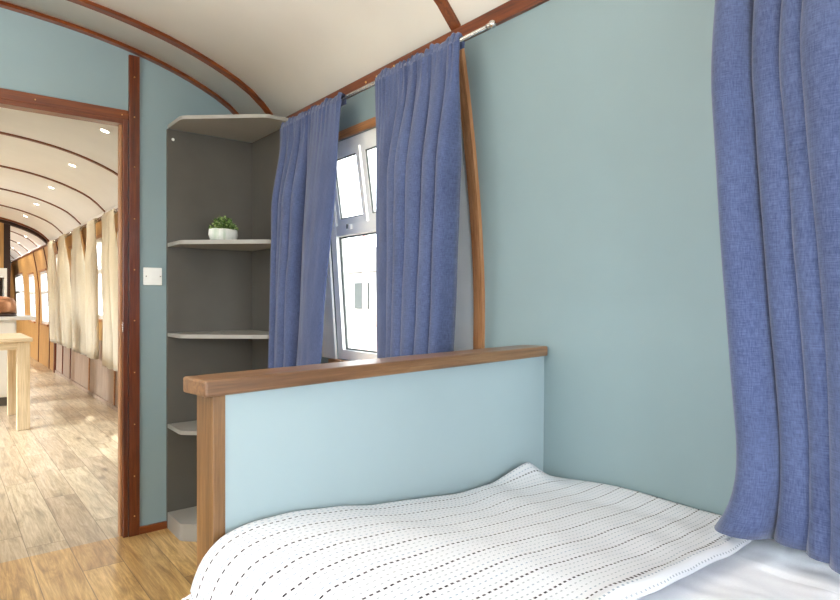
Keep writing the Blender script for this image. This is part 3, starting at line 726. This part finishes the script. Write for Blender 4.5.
# blanket
HEM = 0.568
def edge_len(b):
    acc = 0; P = row_path(b)
    for (x0, z0), (x1, z1) in zip(P, P[1:]):
        if x1 < 0.353: break
        acc += math.hypot(x1 - x0, z1 - z0)
    return acc
ELEN = edge_len(1.18)
BA = [ELEN * i / 150 for i in range(0, 151)]; BB = make_rows(HEM, 1.20, 100)
def blanket_fn(a, b):
    x, z = surf(a, b, 0)
    sk = (x - 1.2) * 0.11 - 0.01
    e = max(0, 1 - (b - HEM) / 0.03)             # rolled thick hem
    lift = 0.004 + 0.012 * math.sin(PI * min(1, (b - HEM) / 0.036)) if b < HEM + 0.036 else 0.004
    yy = b + sk + (0.012 * noise.noise(Vector((x * 6, 1, 1))) if b < HEM + 0.05 else 0)
    yy = min(yy, yfar(x) - 0.008)
    return (min(x, 1.488), yy, CAM_Z + z + lift)
bk = sheet_mesh('blanket', BA, BB, blanket_fn, M['blanket'], th=0.006, off=1)
tag(bk, 'white woven blanket with rows of black running stitches spread over the bed', 'blanket')
# fringe on the left edge of the blanket
bm = bmesh.new(); rnd = random.Random(9)
for i in range(62):
    b = 1.195 - i * 0.0082; p0 = Vector(blanket_fn(BA[-1], b)); 
    for q in range(3):
        ex = Vector((rnd.uniform(-0.06, -0.02), rnd.uniform(-0.012, 0.020), rnd.uniform(-0.035, 0.004)))
        tube(bm, [p0, p0 + ex * 0.5 + Vector((-0.004, 0, 0.004)), p0 + ex], [0.0016, 0.0016, 0.001], 5)
fo = link('fringe', bm, M['sheet'], bk, True); fo['kind'] = 'stuff'

# ------------------------------------------------------------------ saloon furniture
tb = empty('dining_table', (0.68, 6.5, 0)); tag(tb, 'pale oak table with thick square legs standing in the saloon', 'table')
bm = bmesh.new(); bx(bm, -1.15, 0.0, 0, 1.05, 0.80, 0.832, 0.004); link('tabletop', bm, M['oak'], tb)
bm = bmesh.new(); bx(bm, -1.12, -0.03, 0.03, 1.02, 0.73, 0.799); link('apron', bm, M['oak'], tb)
for x in (-1.13, -0.12):
    for y in (0.02, 0.93):
        bm = bmesh.new(); bx(bm, x, x + 0.10, y, y + 0.10, 0, 0.7995, 0.004); link('leg', bm, M['oak_v'], tb)
kc = empty('kitchen_cabinet', (0.69, 8.1, 0)); tag(kc, 'white kitchen base cabinet behind the oak table', 'cabinet')
bm = bmesh.new(); bx(bm, -1.3, 0.0, 0, 0.6, 0.10, 0.95, 0.003); link('body', bm, M['whitepaint'], kc)
bm = bmesh.new(); bx(bm, -1.28, -0.03, 0.04, 0.58, 0.0, 0.099); link('plinth', bm, M['grey'], kc)
bm = bmesh.new()
for x in (-1.28, -0.85, -0.42): bx(bm, x, x + 0.41, -0.018, -0.001, 0.12, 0.93, 0.003)
link('door', bm, M['whitepaint'], kc)
wt = box('worktop', -0.64, 0.87, 8.04, 8.74, 0.951, 0.99, M['worktop'], None, 0.004); tag(wt, 'pale stone worktop overhanging the white kitchen cabinet', 'worktop')
bk2 = empty('bread_bin', (0.515, 8.35, 0.99)); tag(bk2, 'rounded copper bread bin with dark base on the worktop', 'bread bin')
bm = bmesh.new(); lathe(bm, [(0.17, 0), (0.20, 0.004), (0.20, 0.03), (0.19, 0.034)], 28, 1, 0.8); link('base', bm, M['dark'], bk2, True)
M['copper'] = metal('worn_copper', (176, 128, 96), 0.45)
bm = bmesh.new(); lathe(bm, [(0.185, 0.035), (0.195, 0.06), (0.195, 0.15), (0.17, 0.20), (0.10, 0.225), (0.0, 0.23)], 28, 1, 0.8); link('body', bm, M['copper'], bk2, True)
bm = bmesh.new(); bmesh.ops.create_uvsphere(bm, u_segments=12, v_segments=8, radius=0.02); link('knob', bm, M['dark'], bk2, True, (0, 0, 0.245))
wc = empty('wall_cabinet', (0.34, 9.6, 1.19)); tag(wc, 'white open fronted cabinet seen above the bread bin', 'cabinet')
bm = bmesh.new()
for a_ in ((-0.6, 0.375, 0, 0.35, 0.28, 0.40), (-0.6, 0.375, 0, 0.35, -0.235, 0.0), (0.345, 0.375, 0, 0.35, 0.001, 0.279), (-0.6, -0.55, 0, 0.35, 0.001, 0.279)): bx(bm, *a_, 0.002)
link('body', bm, M['whitepaint'], wc)
bm = bmesh.new(); bx(bm, -0.549, 0.344, 0.30, 0.34, 0.001, 0.279); link('niche_back', bm, M['dark'], wc)
cb = empty('tall_cupboard', (0.30, 9.55, 0)); tag(cb, 'white cupboard base standing under the open fronted cabinet', 'cupboard')
bm = bmesh.new(); bx(bm, -0.56, 0.38, 0, 0.42, 0, 0.953, 0.003); link('body', bm, M['whitepaint'], cb)
bm = bmesh.new(); bx(bm, 0.30, 0.33, -0.02, -0.001, 0.5, 0.7, 0.003); link('handle', bm, M['steel'], cb)

# globe lamp added out of view to brighten the bedroom ceiling and bed
cl = empty('ceiling_lamp', (-0.55, 0.55, roof_z(-0.55) - 0.45)); tag(cl, 'added white globe fill lamp hanging unseen from the bedroom ceiling', 'ceiling lamp')
bm = bmesh.new(); lathe(bm, [(0.05, 0.452), (0.05, 0.43), (0.006, 0.42), (0.006, 0.03), (0.03, 0.02), (0.03, 0.0)], 20); link('bracket', bm, M['white'], cl, True)
bm = bmesh.new(); bmesh.ops.create_uvsphere(bm, u_segments=24, v_segments=16, radius=0.08); link('globe', bm, emit('added_globe_glow', (255, 246, 236), 30.0), cl, True, (0, 0, -0.07))
# uplighter added out of view, put in to brighten the ceiling
fl_ = empty('added_uplighter', (-1.15, 1.75, 0)); tag(fl_, 'added slim steel uplighter standing unseen by the left wall near the doorway', 'added fill lamp')
bm = bmesh.new(); lathe(bm, [(0.13, 0.0), (0.13, 0.012), (0.02, 0.025), (0.012, 0.03)], 28); link('base', bm, M['steel'], fl_, True)
bm = bmesh.new(); tube(bm, [(0, 0, 0.03), (0, 0, 1.08)], 0.011, 12); link('pole', bm, M['steel'], fl_, True)
bm = bmesh.new(); lathe(bm, [(0.02, 1.081), (0.06, 1.10), (0.12, 1.16), (0.125, 1.165), (0.11, 1.158), (0.05, 1.11), (0.0, 1.105)], 28); link('lamp_shade', bm, M['white'], fl_, True)
ul = bpy.data.lights.new('added_uplight', 'SPOT'); ul.energy = ADDED_UPLIGHT; ul.spot_size = math.radians(150); ul.spot_blend = 0.6; ul.shadow_soft_size = 0.09; ul.color = (1.0, 0.97, 0.93)
uo = bpy.data.objects.new('added_uplight', ul); uo.location = (-1.15, 1.75, 1.19); uo.rotation_euler = (PI, 0, 0); C.objects.link(uo)
# ceiling downlights along the saloon
dl0 = None
for i, (x, y) in enumerate([(0.938, 4.795), (0.949, 6.198), (0.957, 7.563), (0.975, 8.969), (0.988, 10.329), (1.214, 12.607), (1.234, 14.008), (1.247, 15.351)]):
    for sx in (1,):
        z = roof_z(x); sl = math.atan((roof_z(x + .01) - roof_z(x - .01)) / .02)
        if dl0 is None:
            dl0 = empty('downlight', (x, y, z)); bm = bmesh.new(); lathe(bm, [(0.036, 0.004), (0.036, -0.004), (0.029, -0.006), (0.027, 0.004)], 24); link('bezel', bm, M['white'], dl0, True)
            bm = bmesh.new(); lathe(bm, [(0.0265, 0.002), (0.0265, -0.0045), (0.0, -0.005)], 24); link('lens', bm, M['lamp'], dl0, True); o = dl0
            o.rotation_euler = (0, -sl, 0)
        else: o = copy_tree(dl0); o.location = (x, y, z)
        lb = ['nearest lit ceiling downlight, close to the door head', 'second lit ceiling downlight from the doorway', 'third lit ceiling downlight from the doorway', 'fourth lit ceiling downlight from the doorway', 'fifth lit ceiling downlight, last before the dark arch', 'first lit downlight beyond the dark arch', 'middle lit downlight beyond the dark arch', 'farthest lit ceiling downlight in the carriage'][i]
        tag(o, lb, 'downlight', 'ceiling downlights in the saloon')
        d = bpy.data.lights.new('downlight_glow', 'SPOT'); d.energy = 11; d.spot_size = math.radians(150); d.spot_blend = 0.8; d.color = (1, 0.95, 0.86); d.shadow_soft_size = 0.05
        l_o = bpy.data.objects.new('downlight_glow', d); l_o.location = (x, y, z - 0.03); C.objects.link(l_o)
        d2 = bpy.data.lights.new('downlight_twin_glow', 'SPOT'); d2.energy = 11; d2.spot_size = math.radians(150); d2.spot_blend = 0.8; d2.color = (1, 0.95, 0.86); d2.shadow_soft_size = 0.05
        l_o = bpy.data.objects.new('downlight_twin_glow', d2); l_o.location = (-1.2, y, roof_z(-1.2) - 0.03); C.objects.link(l_o)

# ------------------------------------------------------------------ outside
t = NT('pale_gravel'); t.base(t.ramp(t.noise(t.coord('Object'), 30, 5), [(0.3, (150, 146, 136)), (0.7, (196, 192, 182))])); t.set(0.9)
g = box('ground', -30, 60, -30, 60, -1.3, -1.2, t.m); tag(g, kind='structure')
t = NT('weathered_red_brick'); bt = t.n('ShaderNodeTexBrick'); t.l(t.coord('Object', (1, 1, 1), (PI / 2, 0, PI / 2)), bt.inputs['Vector'])
bt.inputs['Color1'].default_value = lin((214, 160, 150)); bt.inputs['Color2'].default_value = lin((222, 172, 162)); bt.inputs['Mortar'].default_value = lin((226, 214, 206)); bt.inputs['Scale'].default_value = 4.0; t.base(bt.outputs[0]); M['brick'] = t.set(0.9)
hb = empty('station_building', (13.0, 18.0, -1.2)); tag(hb, 'distant red brick building with a white upper storey seen through the window', 'building')
bm = bmesh.new(); bx(bm, -0.2, 3.5, -5, 6, 0, 1.9); link('brick_wall', bm, M['brick'], hb)
bm = bmesh.new(); bx(bm, -0.15, 3.45, -4.95, 5.95, 1.901, 3.4); link('upper_wall', bm, M['whitepaint'], hb)
bm = bmesh.new(); prism(bm, [(-0.5, 3.4), (3.8, 3.4), (1.65, 4.6)], -5.3, 6.3, 'y'); link('roof', bm, M['grey'], hb)
for y in (-3.6, -1.2, 1.2, 3.6):
    bm = bmesh.new(); bx(bm, -0.25, -0.155, y, y + 0.9, 2.0, 3.0); link('window', bm, M['gasket'], hb)
ps = box('lamp_post', 6.0, 6.08, 9.13, 9.21, -1.2, 4.5, paint('pink_red_post_paint', (206, 150, 146), 0.5), None, 0.02); tag(ps, 'slim red painted post outside the window', 'post')
tr0 = empty('tree', (17, 33.0, -1.2)); tag(tr0, 'distant green tree beyond the brick building', 'tree')
bm = bmesh.new(); tube(bm, [(0, 0, 0), (0.1, 0, 2), (0, 0.1, 4.2)], [0.25, 0.2, 0.1], 10); link('trunk', bm, M['dark'], tr0, True)
bm = bmesh.new(); bmesh.ops.create_icosphere(bm, subdivisions=5, radius=2.4)
for v in bm.verts: v.co *= 1 + 0.35 * noise.noise(v.co * 0.9) + 0.15 * noise.noise(v.co * 3.3); v.co.z += 4.8
link('crown', bm, M['leaf'], tr0)
